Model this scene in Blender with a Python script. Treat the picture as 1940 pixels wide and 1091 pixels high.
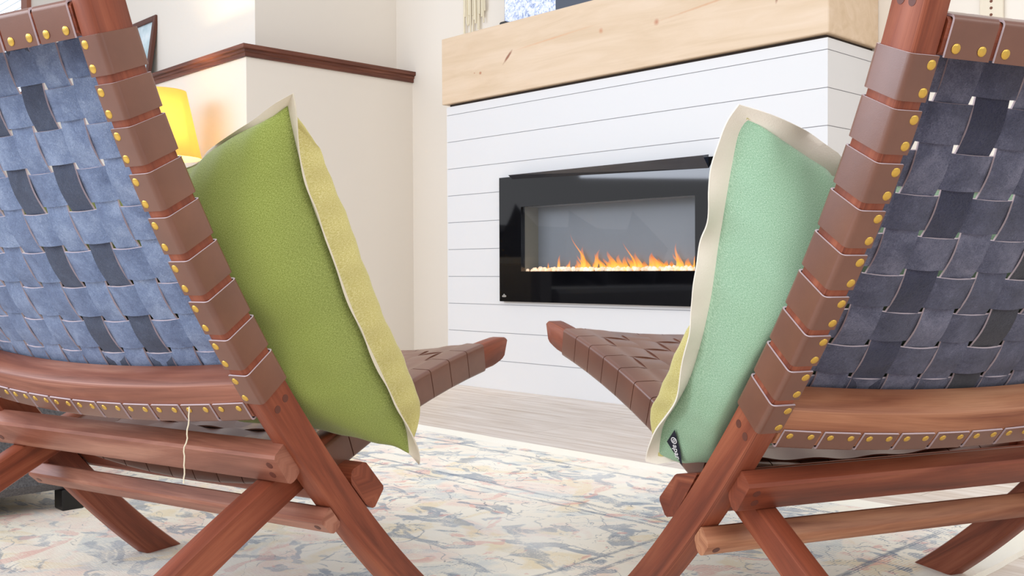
import bpy, math, random
from math import sin, cos, pi, sqrt, atan2, hypot
from mathutils import Vector, Matrix, noise
random.seed(7)
SC = bpy.context.scene
COL = SC.collection
for o in list(bpy.data.objects): bpy.data.objects.remove(o)

# ------------------------------------------------------------------ camera, world, light, exposure
CAM_F, CAM_H, PITCH, ROLL, CXS = 1905.4388, 0.52769, -0.0175023, -0.0045816, 18.9137
cam = bpy.data.cameras.new('camera'); camo = bpy.data.objects.new('camera', cam); COL.objects.link(camo)
cam.sensor_width = 36; cam.lens = CAM_F/1940*36; cam.shift_x = CXS/1940; cam.clip_start = .02
_r = Vector((1,0,0)); _f = Vector((0,cos(PITCH),sin(PITCH))); _u = Vector((0,-sin(PITCH),cos(PITCH)))
_r2 = _r*cos(ROLL)+_u*sin(ROLL); _u2 = _u*cos(ROLL)-_r*sin(ROLL)
m = Matrix((_r2, _u2, -_f)).transposed().to_4x4(); m.translation = Vector((0,0,CAM_H)); camo.matrix_world = m
SC.camera = camo
SC.view_settings.view_transform = 'Standard'; SC.view_settings.look = 'None'
SC.view_settings.gamma = 1; SC.view_settings.use_curve_mapping = False
SC.view_settings.exposure = 0.0

w = bpy.data.worlds.new('world'); SC.world = w; w.use_nodes = True
bg = w.node_tree.nodes['Background']; bg.inputs[0].default_value = (.93,.95,1,1); bg.inputs[1].default_value = .74

# room frame: local x = right along the fireplace face, y = into the wall, z up
RA = 0.8099337; RX, RY = 1.089822, 3.366914
def room_w(s, n, z):                                    # s runs left from the right front corner of the fireplace
    return Vector((RX - s*cos(RA) + n*sin(RA), RY + s*sin(RA) + n*cos(RA), z))
def area(name, loc, target, sx, sy, power, col):
    l = bpy.data.lights.new(name, 'AREA'); l.shape='RECTANGLE'; l.size=sx; l.size_y=sy; l.energy=power; l.color=col
    o = bpy.data.objects.new(name, l); COL.objects.link(o); o.location = loc
    o.rotation_euler = (Vector(target)-Vector(loc)).to_track_quat('-Z','Y').to_euler(); return o
area('window_daylight_left', (-3.7,.1,1.7), (0.2,2.0,.6), 2.8, 1.9, 80, (.90,.94,1))
area('window_daylight_far_left', (-4.3,2.6,1.95), (0.5,1.8,.6), 2.8, 1.3, 78, (.80,.87,1))
area('window_daylight_right', (3.2,-1.6,2.0), (0.3,2.2,.4), 2.2, 1.8, 28, (1,.97,.92))
area('ceiling_fill', (-.3,-.6,3.1), (0.2,2.4,.3), 3.2, 2.2, 70, (1,.98,.95))  # unseen soft fill added high behind the camera

# ------------------------------------------------------------------ materials
def nd(nt, t, **kw):
    n = nt.nodes.new(t)
    for k,v in kw.items():
        if hasattr(n,k): setattr(n,k,v)
        else: n.inputs[k].default_value = v
    return n
def s2l(c):
    c = [x/255 for x in c]
    return tuple([x/12.92 if x<=.04045 else ((x+.055)/1.055)**2.4 for x in c])+(1,)
def mat(name, rough=.5, base=(200,200,200), metal=0, coat=0, spec=.5, sheen=0):
    m = bpy.data.materials.new(name); m.use_nodes = True
    b = m.node_tree.nodes['Principled BSDF']
    b.inputs['Base Color'].default_value = s2l(base); b.inputs['Roughness'].default_value = rough
    b.inputs['Metallic'].default_value = metal; b.inputs['Coat Weight'].default_value = coat
    b.inputs['Specular IOR Level'].default_value = spec
    b.inputs['Sheen Weight'].default_value = sheen
    return m, m.node_tree, b
def ramp(nt, stops, fac=None, interp='LINEAR'):
    r = nt.nodes.new('ShaderNodeValToRGB'); r.color_ramp.interpolation = interp
    e = r.color_ramp.elements
    while len(e) < len(stops): e.new(.5)
    for i,(p,c) in enumerate(stops):
        e[i].position = p; e[i].color = c if len(c)==4 and max(c)<=1 else s2l(c[:3])
    if fac is not None: nt.links.new(fac, r.inputs[0])
    return r.outputs[0]
def coords(nt, kind='Object', scale=(1,1,1), rnd=False, rot=(0,0,0)):
    tc = nt.nodes.new('ShaderNodeTexCoord'); mp = nt.nodes.new('ShaderNodeMapping')
    mp.inputs['Scale'].default_value = scale; mp.inputs['Rotation'].default_value = rot
    nt.links.new(tc.outputs[kind], mp.inputs[0])
    if rnd:
        oi = nt.nodes.new('ShaderNodeObjectInfo'); mu = nt.nodes.new('ShaderNodeMath'); mu.operation='MULTIPLY'; mu.inputs[1].default_value = 37.
        nt.links.new(oi.outputs['Random'], mu.inputs[0]); cb = nt.nodes.new('ShaderNodeCombineXYZ')
        for i in range(3): nt.links.new(mu.outputs[0], cb.inputs[i])
        nt.links.new(cb.outputs[0], mp.inputs['Location'])
    return mp.outputs[0]
def nz(nt, vec, scale, detail=4, rough=.5, dist=0):
    n = nt.nodes.new('ShaderNodeTexNoise'); n.inputs['Scale'].default_value=scale; n.inputs['Detail'].default_value=detail
    n.inputs['Roughness'].default_value=rough; n.inputs['Distortion'].default_value=dist
    if vec is not None: nt.links.new(vec, n.inputs['Vector'])
    return n.outputs['Fac']
def mixc(nt, a, b, fac, mode='MIX'):
    n = nt.nodes.new('ShaderNodeMix'); n.data_type='RGBA'; n.blend_type=mode
    for v,i in ((fac,0),(a,6),(b,7)):
        if hasattr(v,'links'): nt.links.new(v, n.inputs[i])
        elif i==0: n.inputs[0].default_value = v
        else: n.inputs[i].default_value = v if len(v)==4 else s2l(v)
    return n.outputs[2]
def math_(nt, op, a, b=0, c=None):
    n = nt.nodes.new('ShaderNodeMath'); n.operation=op
    for i,v in enumerate((a,b) if c is None else (a,b,c)):
        if hasattr(v,'links'): nt.links.new(v, n.inputs[i])
        else: n.inputs[i].default_value = v
    return n.outputs[0]
def bump(nt, b, h, strength=.2, dist=.002):
    n = nt.nodes.new('ShaderNodeBump'); n.inputs['Strength'].default_value=strength; n.inputs['Distance'].default_value=dist
    nt.links.new(h, n.inputs['Height']); nt.links.new(n.outputs[0], b.inputs['Normal'])
def setc(nt, b, c): nt.links.new(c, b.inputs['Base Color'])

def wood(name, dark, mid, light, rough=.5, coat=.06):
    m, nt, b = mat(name, rough, coat=coat, spec=.4); b.inputs['Coat Roughness'].default_value=.25
    v = coords(nt, 'UV', (2.0,20,1), rnd=True)
    n1 = nz(nt, v, 1.2, 5, .55, 1.2)
    v2 = coords(nt, 'UV', (14,420,1), rnd=True); n2 = nz(nt, v2, 1, 3, .6)
    v3 = coords(nt, 'UV', (3,9,1), rnd=True); n3 = nz(nt, v3, 1, 3, .5, .6)
    c = ramp(nt, [(.28,dark),(.5,mid),(.72,light)], n1)
    c = mixc(nt, c, ramp(nt, [(.3,(160,130,120)),(.6,(255,252,250))], n2), .22, 'MULTIPLY')
    c = mixc(nt, c, ramp(nt, [(.3,(205,180,170)),(.7,(255,255,255))], n3), .8, 'MULTIPLY')
    setc(nt, b, c); bump(nt, b, n2, .12, .001)
    return m
M = {}
M['wood_red']  = wood('red_brown_wood', (112,56,38), (146,77,52), (172,101,72))
M['wood_pink'] = wood('rosy_brown_wood', (126,76,60), (164,108,88), (200,148,126))
M['wood_tan']  = wood('tan_streaked_wood', (144,88,64), (192,136,102), (218,168,130))
M['wood_dark'] = wood('dark_trim_wood', (84,48,36), (112,66,50), (138,86,66))
m, nt, b = mat('wood_plug', .5, (96,50,38)); M['plug'] = m

def leather(name, base, dark, rough=.4):
    m, nt, b = mat(name, rough, base, spec=.6, coat=.25); b.inputs['Coat Roughness'].default_value=.3
    v = coords(nt, 'Object'); n1 = nz(nt, v, 9, 4, .6); n2 = nz(nt, v, 900, 2, .5)
    setc(nt, b, ramp(nt, [(.3,dark),(.7,base)], n1)); bump(nt, b, n2, .12, .0006); return m
M['leather'] = leather('brown_leather', (124,80,62), (106,67,53), .34)
def suede(name, dark, mid, light):
    m, nt, b = mat(name, .95, spec=.15, sheen=.25)
    v = coords(nt, 'Object', rnd=True); n1 = nz(nt, v, 26, 5, .65, .5); n2 = nz(nt, v, 330, 4, .75, 1.8)
    f = math_(nt, 'ADD', math_(nt,'MULTIPLY',n1,.5), math_(nt,'MULTIPLY',n2,.5))
    oi = nt.nodes.new('ShaderNodeObjectInfo')
    f = math_(nt, 'ADD', f, math_(nt,'MULTIPLY', math_(nt,'SUBTRACT',oi.outputs['Random'],.5), .10))
    setc(nt, b, ramp(nt, [(.34,dark),(.5,mid),(.68,light)], f)); bump(nt, b, n2, .7, .0025); return m
M['suede_blue'] = suede('slate_blue_suede', (84,100,136), (118,138,176), (164,182,214))
M['suede_slate_dark'] = suede('dark_slate_suede', (48,58,82), (66,78,104), (92,106,132))
M['suede_black'] = suede('near_black_suede', (34,35,46), (48,50,62), (72,74,88))
M['suede_ink'] = suede('ink_navy_suede', (38,42,64), (54,58,84), (82,86,112))
M['suede_navy'] = suede('charcoal_navy_suede', (56,60,80), (84,88,112), (130,132,154))
m, nt, b = mat('pale_cut_leather_edge', .8, (205,190,196)); M['edge'] = m
m, nt, b = mat('brown_cut_leather_edge', .8, (112,70,54)); M['edge_brown'] = m
m, nt, b = mat('brass', .3, (214,176,84), metal=.75); v = coords(nt,'Object'); bump(nt, b, nz(nt, v, 500, 3), .25, .0005)
M['brass'] = m
def cloth(name, a, bb, hi, scale=1.0):
    m, nt, b = mat(name, .95, spec=.12, sheen=.35)
    v = coords(nt, 'UV', (1,1,1))
    n1 = nz(nt, coords(nt,'UV',(1900*scale,700*scale,1)), 1, 3, .7); n2 = nz(nt, coords(nt,'UV',(700*scale,1900*scale,1)), 1, 3, .7)
    n3 = nz(nt, v, 4, 3, .5)
    f = math_(nt, 'MULTIPLY', math_(nt, 'ADD', n1, n2), .5)
    c = ramp(nt, [(.41,a),(.5,bb),(.60,hi)], f)
    c = mixc(nt, c, ramp(nt, [(.3,(225,228,215)),(.7,(255,255,255))], n3), .7, 'MULTIPLY')
    setc(nt, b, c); bump(nt, b, f, .35, .0008); return m
M['cloth_lit_olive'] = cloth('green_linen_lit_olive', (118,132,56), (147,160,80), (184,194,118))  # left cushion: same cloth as the right, difference of light put into the colour
M['cloth_lit_lime']  = cloth('green_linen_lit_lime', (196,184,110), (214,204,138), (232,224,172))  # front covers of both cushions: light on that side painted as a paler tone
M['cloth_lit_mint']  = cloth('green_linen_lit_mint', (120,160,132), (150,186,158), (184,212,190))  # right cushion: same green cloth, its own light painted into the tone
m, nt, b = mat('cream_cotton_flange', .95, (226,216,196), sheen=.3); v=coords(nt,'Object'); bump(nt,b,nz(nt,v,600,2),.3,.001); M['flange']=m
m, nt, b = mat('white_cotton_flange', .95, (236,228,214), sheen=.3); v=coords(nt,'Object'); bump(nt,b,nz(nt,v,600,2),.3,.001); M['flange_white']=m
m, nt, b = mat('black_woven_label', .8, (22,24,42)); M['tag']=m
m, nt, b = mat('white_print', .8, (235,235,240)); M['print']=m

m, nt, b = mat('white_shiplap_paint', .45, (218,218,219)); v=coords(nt,'Object'); bump(nt,b,nz(nt,v,12,3),.03,.002); M['shiplap']=m
m, nt, b = mat('shiplap_groove_backing', .8, (176,176,180)); M['groove']=m
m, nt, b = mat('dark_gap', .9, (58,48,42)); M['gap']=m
def paint(name, c):
    m, nt, b = mat(name, .75, c); v=coords(nt,'Object'); n=nz(nt,v,.8,2)
    setc(nt,b,mixc(nt,c,tuple(int(x*.97) for x in c),n)); bump(nt,b,nz(nt,v,220,3),.06,.001); return m
M['wall'] = paint('warm_beige_wall_paint', (236,228,217))
M['wall_front'] = M['wall']
m, nt, b = mat('pale_oak_floor', .38, (200,190,178))
v = coords(nt,'Object'); br = nt.nodes.new('ShaderNodeTexBrick'); nt.links.new(v, br.inputs['Vector'])
br.inputs['Scale'].default_value=1; br.inputs['Brick Width'].default_value=1.3; br.inputs['Row Height'].default_value=.19; br.inputs['Mortar Size'].default_value=.0012
br.inputs['Color1'].default_value=s2l((236,226,218)); br.inputs['Color2'].default_value=s2l((224,213,204)); br.inputs['Mortar'].default_value=s2l((178,164,148))
g = nz(nt, coords(nt,'Object',(2,26,1)), 1.4, 5, .6, .8)
c = mixc(nt, br.outputs['Color'], ramp(nt,[(.3,(206,190,172)),(.65,(255,255,255))],g), .8, 'MULTIPLY'); setc(nt,b,c); M['floor']=m
# pine mantel: grain along x, knots at fixed places
m, nt, b = mat('natural_pine', .5, (236,205,165))
g = nz(nt, coords(nt,'Object',(1.6,14,16)), 1.2, 5, .6, .8)
c = ramp(nt,[(.3,(208,182,150)),(.55,(218,194,166)),(.75,(224,202,178))],g)
def knot(c, x, z, rx, rz, ang, col, st=1.0):
    tc = nt.nodes.new('ShaderNodeTexCoord'); sp = nt.nodes.new('ShaderNodeSeparateXYZ'); nt.links.new(tc.outputs['Object'], sp.inputs[0])
    dx = math_(nt,'SUBTRACT',sp.outputs[0],x); dz = math_(nt,'SUBTRACT',sp.outputs[2],z)
    a = math_(nt,'DIVIDE',math_(nt,'ADD',math_(nt,'MULTIPLY',dx,cos(ang)),math_(nt,'MULTIPLY',dz,sin(ang))),rx)
    e = math_(nt,'DIVIDE',math_(nt,'ADD',math_(nt,'MULTIPLY',dx,-sin(ang)),math_(nt,'MULTIPLY',dz,cos(ang))),rz)
    d = math_(nt,'SQRT',math_(nt,'ADD',math_(nt,'MULTIPLY',a,a),math_(nt,'MULTIPLY',e,e)))
    d = math_(nt,'ADD',d,math_(nt,'MULTIPLY',math_(nt,'SUBTRACT',nz(nt,tc.outputs['Object'],40,3),.5),.6))
    f = math_(nt,'MULTIPLY',math_(nt,'SUBTRACT',1,math_(nt,'MINIMUM',d,1)),st)
    return mixc(nt, c, col, f)
KN = [(-1.52,1.47,.045,.008,.75,(150,100,75),1.6),(-1.70,1.425,.010,.008,0,(180,125,95),1.5),(-1.74,1.43,.006,.005,0,(190,140,110),1.3),
      (-.98,1.49,.014,.016,.4,(200,145,110),1.2),(-.70,1.475,.016,.016,0,(190,135,105),1.3),(-.18,1.47,.008,.03,-.2,(150,95,70),1.6),
      (-1.25,1.505,.28,.006,.06,(214,172,136),1.0),(-.45,1.50,.3,.006,.10,(206,162,126),1.0)]
for k in KN: c = knot(c,*k)
setc(nt,b,c); M['pine']=m

m, nt, b = mat('black_glass_panel', .04, (6,6,9), spec=.8); M['black_glass']=m
m, nt, b = mat('dark_hood_glass', .05, (26,34,48), spec=1); M['hood']=m  # base colour made bluer and lighter to stand in for bluish highlights
m, nt, b = mat('black_metal', .35, (14,14,15)); M['black']=m
m, nt, b = mat('firebox_grey_panel', .5, (120,126,134)); M['fbox']=m
m, nt, b = mat('firebox_side_panel', .5, (128,128,120)); M['fside']=m
m = bpy.data.materials.new('clear_pane'); m.use_nodes=True; nt=m.node_tree; nt.nodes.clear()
out=nt.nodes.new('ShaderNodeOutputMaterial'); mx=nt.nodes.new('ShaderNodeMixShader'); fr=nt.nodes.new('ShaderNodeFresnel'); fr.inputs[0].default_value=1.55
tr=nt.nodes.new('ShaderNodeBsdfTransparent'); gl=nt.nodes.new('ShaderNodeBsdfGlossy'); gl.inputs['Roughness'].default_value=.02
ge=nt.nodes.new('ShaderNodeNewGeometry')
nt.links.new(math_(nt,'MULTIPLY',fr.outputs[0],math_(nt,'SUBTRACT',1,ge.outputs['Backfacing'])),mx.inputs[0]); nt.links.new(tr.outputs[0],mx.inputs[1]); nt.links.new(gl.outputs[0],mx.inputs[2]); nt.links.new(mx.outputs[0],out.inputs[0]); M['pane']=m
m = bpy.data.materials.new('flame_glow'); m.use_nodes=True; nt=m.node_tree; nt.nodes.clear()
out=nt.nodes.new('ShaderNodeOutputMaterial'); mx=nt.nodes.new('ShaderNodeMixShader'); tr=nt.nodes.new('ShaderNodeBsdfTransparent'); em=nt.nodes.new('ShaderNodeEmission')
tc=nt.nodes.new('ShaderNodeTexCoord'); sp=nt.nodes.new('ShaderNodeSeparateXYZ'); nt.links.new(tc.outputs['Generated'],sp.inputs[0])
lw=nt.nodes.new('ShaderNodeLayerWeight'); lw.inputs[0].default_value=.35
nt.links.new(ramp(nt,[(0,(255,214,120)),(.35,(255,178,72)),(.75,(240,130,60)),(1,(200,110,80))],sp.outputs[2]),em.inputs[0]); em.inputs[1].default_value=1.7
al=math_(nt,'MULTIPLY',math_(nt,'POWER',math_(nt,'SUBTRACT',1,sp.outputs[2]),.8),math_(nt,'SUBTRACT',1,lw.outputs['Facing']))
nt.links.new(math_(nt,'MULTIPLY',al,.72),mx.inputs[0]); nt.links.new(tr.outputs[0],mx.inputs[1]); nt.links.new(em.outputs[0],mx.inputs[2]); nt.links.new(mx.outputs[0],out.inputs[0]); M['flame']=m
m, nt, b = mat('glowing_crystal', .15, (250,225,200)); b.inputs['Emission Color'].default_value=s2l((255,190,110)); 
v=coords(nt,'Object',rnd=True); oi=nt.nodes.new('ShaderNodeObjectInfo')
nt.links.new(math_(nt,'ADD',math_(nt,'MULTIPLY',oi.outputs['Random'],.7),.15),b.inputs['Emission Strength']); 
nt.links.new(ramp(nt,[(0,(255,170,80)),(.5,(255,205,140)),(1,(255,235,225))],math_(nt,'FRACT',math_(nt,'MULTIPLY',oi.outputs['Random'],7.3))),b.inputs['Emission Color']); M['crystal']=m

# rug: faded oriental medallion pattern in cream, slate blue, coral and straw
m, nt, b = mat('faded_oriental_rug', .97, spec=.1, sheen=.2)
V = coords(nt,'Object'); wp = nt.nodes.new('ShaderNodeTexNoise'); wp.inputs['Scale'].default_value=9; wp.inputs['Detail'].default_value=3; nt.links.new(V,wp.inputs['Vector'])
va = nt.nodes.new('ShaderNodeVectorMath'); va.operation='SCALE'; va.inputs[3].default_value=.09; nt.links.new(wp.outputs['Color'],va.inputs[0])
vb = nt.nodes.new('ShaderNodeVectorMath'); vb.operation='ADD'; nt.links.new(V,vb.inputs[0]); nt.links.new(va.outputs[0],vb.inputs[1]); VD=vb.outputs[0]
def vor(scale, feat='F1', vec=None, metric='EUCLIDEAN', outn='Distance', mul=(1,1,1)):
    mp=nt.nodes.new('ShaderNodeMapping'); mp.inputs['Scale'].default_value=mul; nt.links.new(vec or VD,mp.inputs[0])
    n=nt.nodes.new('ShaderNodeTexVoronoi'); n.feature=feat; n.inputs['Scale'].default_value=scale
    if feat!='DISTANCE_TO_EDGE': n.distance=metric
    nt.links.new(mp.outputs[0],n.inputs['Vector']); return n.outputs[outn]
def band(x, lo, hi, soft=.03):
    a=nt.nodes.new('ShaderNodeMapRange'); a.interpolation_type='SMOOTHSTEP'; nt.links.new(x,a.inputs[0]); a.inputs[1].default_value=lo-soft; a.inputs[2].default_value=lo+soft
    c=nt.nodes.new('ShaderNodeMapRange'); c.interpolation_type='SMOOTHSTEP'; nt.links.new(x,c.inputs[0]); c.inputs[1].default_value=hi-soft; c.inputs[2].default_value=hi+soft
    return math_(nt,'MULTIPLY',a.outputs[0],math_(nt,'SUBTRACT',1,c.outputs[0]))
cream=(250,243,228); col_=s2l(cream)
base = mixc(nt, cream, (244,235,216), nz(nt,V,5,3))
fade = nz(nt,V,16,5,.65); pile = nz(nt,coords(nt,'Object',(60,260,1)),1,4,.7); 
wvn=nt.nodes.new('ShaderNodeTexWave'); wvn.bands_direction='X'; wvn.inputs['Scale'].default_value=48; wvn.inputs['Distortion'].default_value=2.5; wvn.inputs['Detail'].default_value=2; wvn.inputs['Detail Scale'].default_value=4; nt.links.new(V,wvn.inputs['Vector'])
def lay(c, mask, col, amt, f0=.42, f1=.56):
    f = ramp(nt,[(f0,(0,0,0,1)),(f1,(1,1,1,1))],math_(nt,'ADD',math_(nt,'MULTIPLY',fade,.55),math_(nt,'ADD',math_(nt,'MULTIPLY',pile,.32),math_(nt,'MULTIPLY',wvn.outputs['Fac'],.13))))
    return mixc(nt, c, col, math_(nt,'MULTIPLY',math_(nt,'MULTIPLY',mask,f),amt))
def thr(scale, lo, hi, mul=(1,1,1), det=4, rough=.55, dist=.8, seedv=0.):
    mp=nt.nodes.new('ShaderNodeMapping'); mp.inputs['Scale'].default_value=mul; mp.inputs['Location'].default_value=(seedv,seedv*.7,seedv*.3); nt.links.new(V,mp.inputs[0])
    return ramp(nt,[(lo,(0,0,0,1)),(hi,(1,1,1,1))],nz(nt,mp.outputs[0],scale,det,rough,dist))
c = lay(base, thr(3.0,.52,.60,(1,1.3,1),3,.5,1.2,3.), (236,192,178), .5, .40,.52)
c = lay(c, thr(3.6,.53,.58,(1,1.2,1),3,.5,1.4,9.), (182,198,206), .5, .40,.52)
c = lay(c, thr(4.4,.56,.61,(1.2,1,1),3,.5,1.2,17.), (238,218,174), .65,.38,.5)
c = lay(c, thr(8,.555,.59,(1,1.6,1),3,.55,1.3,23.), (112,132,156), .66,.38,.48)
c = lay(c, thr(9,.61,.65,(1.3,1,1),3,.5,1.3,31.), (226,156,142), .55,.38,.48)
d1 = vor(3.4,'F1',None,'MANHATTAN')
c = lay(c, band(d1,.46,.475,.008), (110,126,146), .8,.42,.54)
c = lay(c, band(d1,.255,.265,.006), (110,126,146), .7,.44,.56)
ns_=nz(nt,VD,7,2,.5,1.2); c = lay(c, band(ns_,.497,.507,.004), (84,100,122), .75,.42,.54)
# long guard lines of the border, measured from the rug centre
SPR=nt.nodes.new('ShaderNodeSeparateXYZ'); nt.links.new(V,SPR.inputs[0])
RUG_HX, RUG_HY = 1.45, 1.25
ex=math_(nt,'SUBTRACT',RUG_HX,math_(nt,'ABSOLUTE',SPR.outputs[0],0)); ey=math_(nt,'SUBTRACT',RUG_HY,math_(nt,'ABSOLUTE',SPR.outputs[1],0)); ed=math_(nt,'MINIMUM',ex,ey)
edn=math_(nt,'ADD',ed,math_(nt,'MULTIPLY',math_(nt,'SUBTRACT',wp.outputs['Fac'],.5),.02))
for lo,hi in ((.155,.168),(.47,.482),(.52,.53)): c = lay(c, band(edn,lo,hi,.004),(88,106,130),.75,.40,.52)
c = mixc(nt, c, (250,245,230), math_(nt,'SUBTRACT',1,band(edn,.075,9,.01)))
c = mixc(nt, c, (253,251,246), math_(nt,'MULTIPLY',ramp(nt,[(.45,(0,0,0,1)),(.7,(1,1,1,1))],nz(nt,V,3,4,.6)),.45))
setc(nt,b,c); bump(nt,b,pile,.6,.003); M['rug']=m

def emis(name, c, st):
    m=bpy.data.materials.new(name); m.use_nodes=True; nt=m.node_tree; b=nt.nodes['Principled BSDF']; b.inputs['Base Color'].default_value=s2l(c)
    b.inputs['Emission Color'].default_value=s2l(c); b.inputs['Emission Strength'].default_value=st; b.inputs['Roughness'].default_value=.8; return m
m, nt, b = mat('yellow_lit_lamp_shade', .9, (185,165,105)); b.inputs['Emission Color'].default_value=s2l((255,206,70)); b.inputs['Emission Strength'].default_value=.05; M['shade']=m
tl_=nt.nodes.new('ShaderNodeBsdfTranslucent'); tl_.inputs[0].default_value=s2l((200,178,120)); mx=nt.nodes.new('ShaderNodeMixShader'); mx.inputs[0].default_value=.42
nt.links.new(b.outputs[0],mx.inputs[1]); nt.links.new(tl_.outputs[0],mx.inputs[2]); nt.links.new(mx.outputs[0],[n for n in nt.nodes if n.type=='OUTPUT_MATERIAL'][0].inputs[0])
M['bulb']=emis('lamp_bulb',(255,214,140),6)
M['daylight']=emis('bright_window_daylight',(225,240,255),1.6)
m, nt, b = mat('white_blind', .6, (235,240,245)); M['blind']=m
m, nt, b = mat('dark_grey_upholstery', .95, (84,84,88), sheen=.3); v=coords(nt,'Object'); n=nz(nt,v,260,3,.6); setc(nt,b,ramp(nt,[(.3,(66,66,70)),(.7,(104,104,108))],n)); bump(nt,b,n,.3,.002); M['sofa']=m
m, nt, b = mat('charcoal_cushion_cloth', .95, (52,54,60)); M['dcush']=m
m, nt, b = mat('cream_cotton_cord', .95, (232,222,196)); v=coords(nt,'Object'); bump(nt,b,nz(nt,v,300,2),.5,.002); M['cord']=m
# television picture: pale speckled stone beside plain dark grey
m, nt, b = mat('television_picture', .15); V=coords(nt,'Object'); spx=nt.nodes.new('ShaderNodeSeparateXYZ'); nt.links.new(V,spx.inputs[0])
sp_=ramp(nt,[(.30,(40,48,70)),(.40,(150,165,200)),(.52,(205,212,232)),(.7,(232,236,246))],nz(nt,V,55,5,.7,1.0))
left=math_(nt,'LESS_THAN',spx.outputs[0],-.34); cc=mixc(nt,(72,78,90),sp_,left); setc(nt,b,cc); nt.links.new(cc,b.inputs['Emission Color']); b.inputs['Emission Strength'].default_value=.35; M['tv']=m
m, nt, b = mat('pale_print_behind_glass', .2); V=coords(nt,'Object'); setc(nt,b,ramp(nt,[(.35,(168,196,204)),(.6,(214,230,236)),(.8,(240,246,248))],nz(nt,V,9,4))); M['art']=m
m, nt, b = mat('ceramic_lamp_base', .25, (226,220,208)); M['ceramic']=m
m, nt, b = mat('brushed_steel', .35, (200,198,194), metal=.9); M['steel']=m

# ------------------------------------------------------------------ mesh helpers
def obj(name, verts, faces, mats, parent=None, midx=None, uv=None, smooth=False, ang=40, loc=None, rz=None):
    me = bpy.data.meshes.new(name); me.from_pydata([tuple(v) for v in verts], [], faces)
    for mm in (mats if isinstance(mats,(list,tuple)) else [mats]): me.materials.append(M[mm] if isinstance(mm,str) else mm)
    if midx: 
        for p,i in zip(me.polygons, midx): p.material_index = i
    if uv is not None:
        l = me.uv_layers.new(name='UVMap')
        for p in me.polygons:
            for li,vi in zip(p.loop_indices, p.vertices): l.data[li].uv = uv[p.index][list(p.vertices).index(vi)] if isinstance(uv, dict) else uv[vi]
    me.validate(); me.update()
    if smooth:
        for p in me.polygons: p.use_smooth = True
        me.set_sharp_from_angle(angle=math.radians(ang))
    o = bpy.data.objects.new(name, me); COL.objects.link(o)
    if parent: o.parent = parent
    if loc is not None: o.location = loc
    if rz is not None: o.rotation_euler = (0,0,rz)
    return o
def tag(o, label=None, cat=None, group=None, kind=None):
    if label: o['label']=label
    if cat: o['category']=cat
    if group: o['group']=group
    if kind: o['kind']=kind
    return o
def empty(name, loc, rz=0):
    e = bpy.data.objects.new(name, None); e.empty_display_size=.1; COL.objects.link(e); e.location=loc; e.rotation_euler=(0,0,rz); return e
class MB:
    def __init__(s): s.v=[]; s.f=[]; s.m=[]
    def add(s, v, f, mi=0):
        k=len(s.v); s.v+= [tuple(x) for x in v]; s.f+=[tuple(i+k for i in q) for q in f]; s.m+=[mi]*len(f); return s
    def box(s, x0,x1,y0,y1,z0,z1, mi=0, c=0):
        if c<=0:
            v=[(x,y,z) for z in (z0,z1) for y in (y0,y1) for x in (x0,x1)]
            return s.add(v,[(0,2,3,1),(4,5,7,6),(0,1,5,4),(2,6,7,3),(0,4,6,2),(1,3,7,5)],mi)
        # chamfered box
        P={}; v=[]
        for sx in (0,1):
            for sy in (0,1):
                for sz in (0,1):
                    X=(x0,x1)[sx];Y=(y0,y1)[sy];Z=(z0,z1)[sz]; dx=c*(1-2*sx);dy=c*(1-2*sy);dz=c*(1-2*sz)
                    P[sx,sy,sz]=(len(v),len(v)+1,len(v)+2); v+=[(X,Y+dy,Z+dz),(X+dx,Y,Z+dz),(X+dx,Y+dy,Z)]
        f=[]
        def face(ax,sd):
            o=[a for a in range(3) if a!=ax]; q=[]
            for a,b_ in ((0,0),(1,0),(1,1),(0,1)):
                k=[0,0,0]; k[ax]=sd; k[o[0]]=a; k[o[1]]=b_; q.append(P[tuple(k)][ax])
            f.append(tuple(q))
        for ax in range(3):
            for sd in (0,1): face(ax,sd)
        for ax in range(3):
            o=[a for a in range(3) if a!=ax]
            for a in (0,1):
                for b_ in (0,1):
                    k0=[0,0,0];k0[o[0]]=a;k0[o[1]]=b_; k1=list(k0);k1[ax]=1; k0=tuple(k0);k1=tuple(k1)
                    f.append((P[k0][o[0]],P[k0][o[1]],P[k1][o[1]],P[k1][o[0]]))
        for k in P: f.append(P[k])
        return s.add(v,f,mi)
    def build(s, name, mats, parent=None, **kw):
        o = obj(name, s.v, s.f, mats, parent, s.m, **kw); fixn(o); return o
def fixn(o):
    import bmesh
    b=bmesh.new(); b.from_mesh(o.data); bmesh.ops.recalc_face_normals(b, faces=b.faces); b.to_mesh(o.data); b.free()
def tube(path, r, seg=8, cap=True):
    path=[Vector(p) for p in path]; n=len(path); v=[]; f=[]; up=Vector((0,0,1)); prev=None
    for i,p in enumerate(path):
        t=(path[min(i+1,n-1)]-path[max(i-1,0)]).normalized()
        a = prev - t*prev.dot(t) if prev else (up.cross(t) if abs(up.dot(t))<.95 else Vector((1,0,0)).cross(t))
        a.normalize(); prev=a; b_=t.cross(a); rr=r[i] if isinstance(r,(list,tuple)) else r
        for k in range(seg): q=2*pi*k/seg; v.append(p+a*cos(q)*rr+b_*sin(q)*rr)
    for i in range(n-1):
        for k in range(seg): f.append((i*seg+k,i*seg+(k+1)%seg,(i+1)*seg+(k+1)%seg,(i+1)*seg+k))
    if cap: f.append(tuple(range(seg))[::-1]); f.append(tuple((n-1)*seg+k for k in range(seg)))
    return v,f
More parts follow.
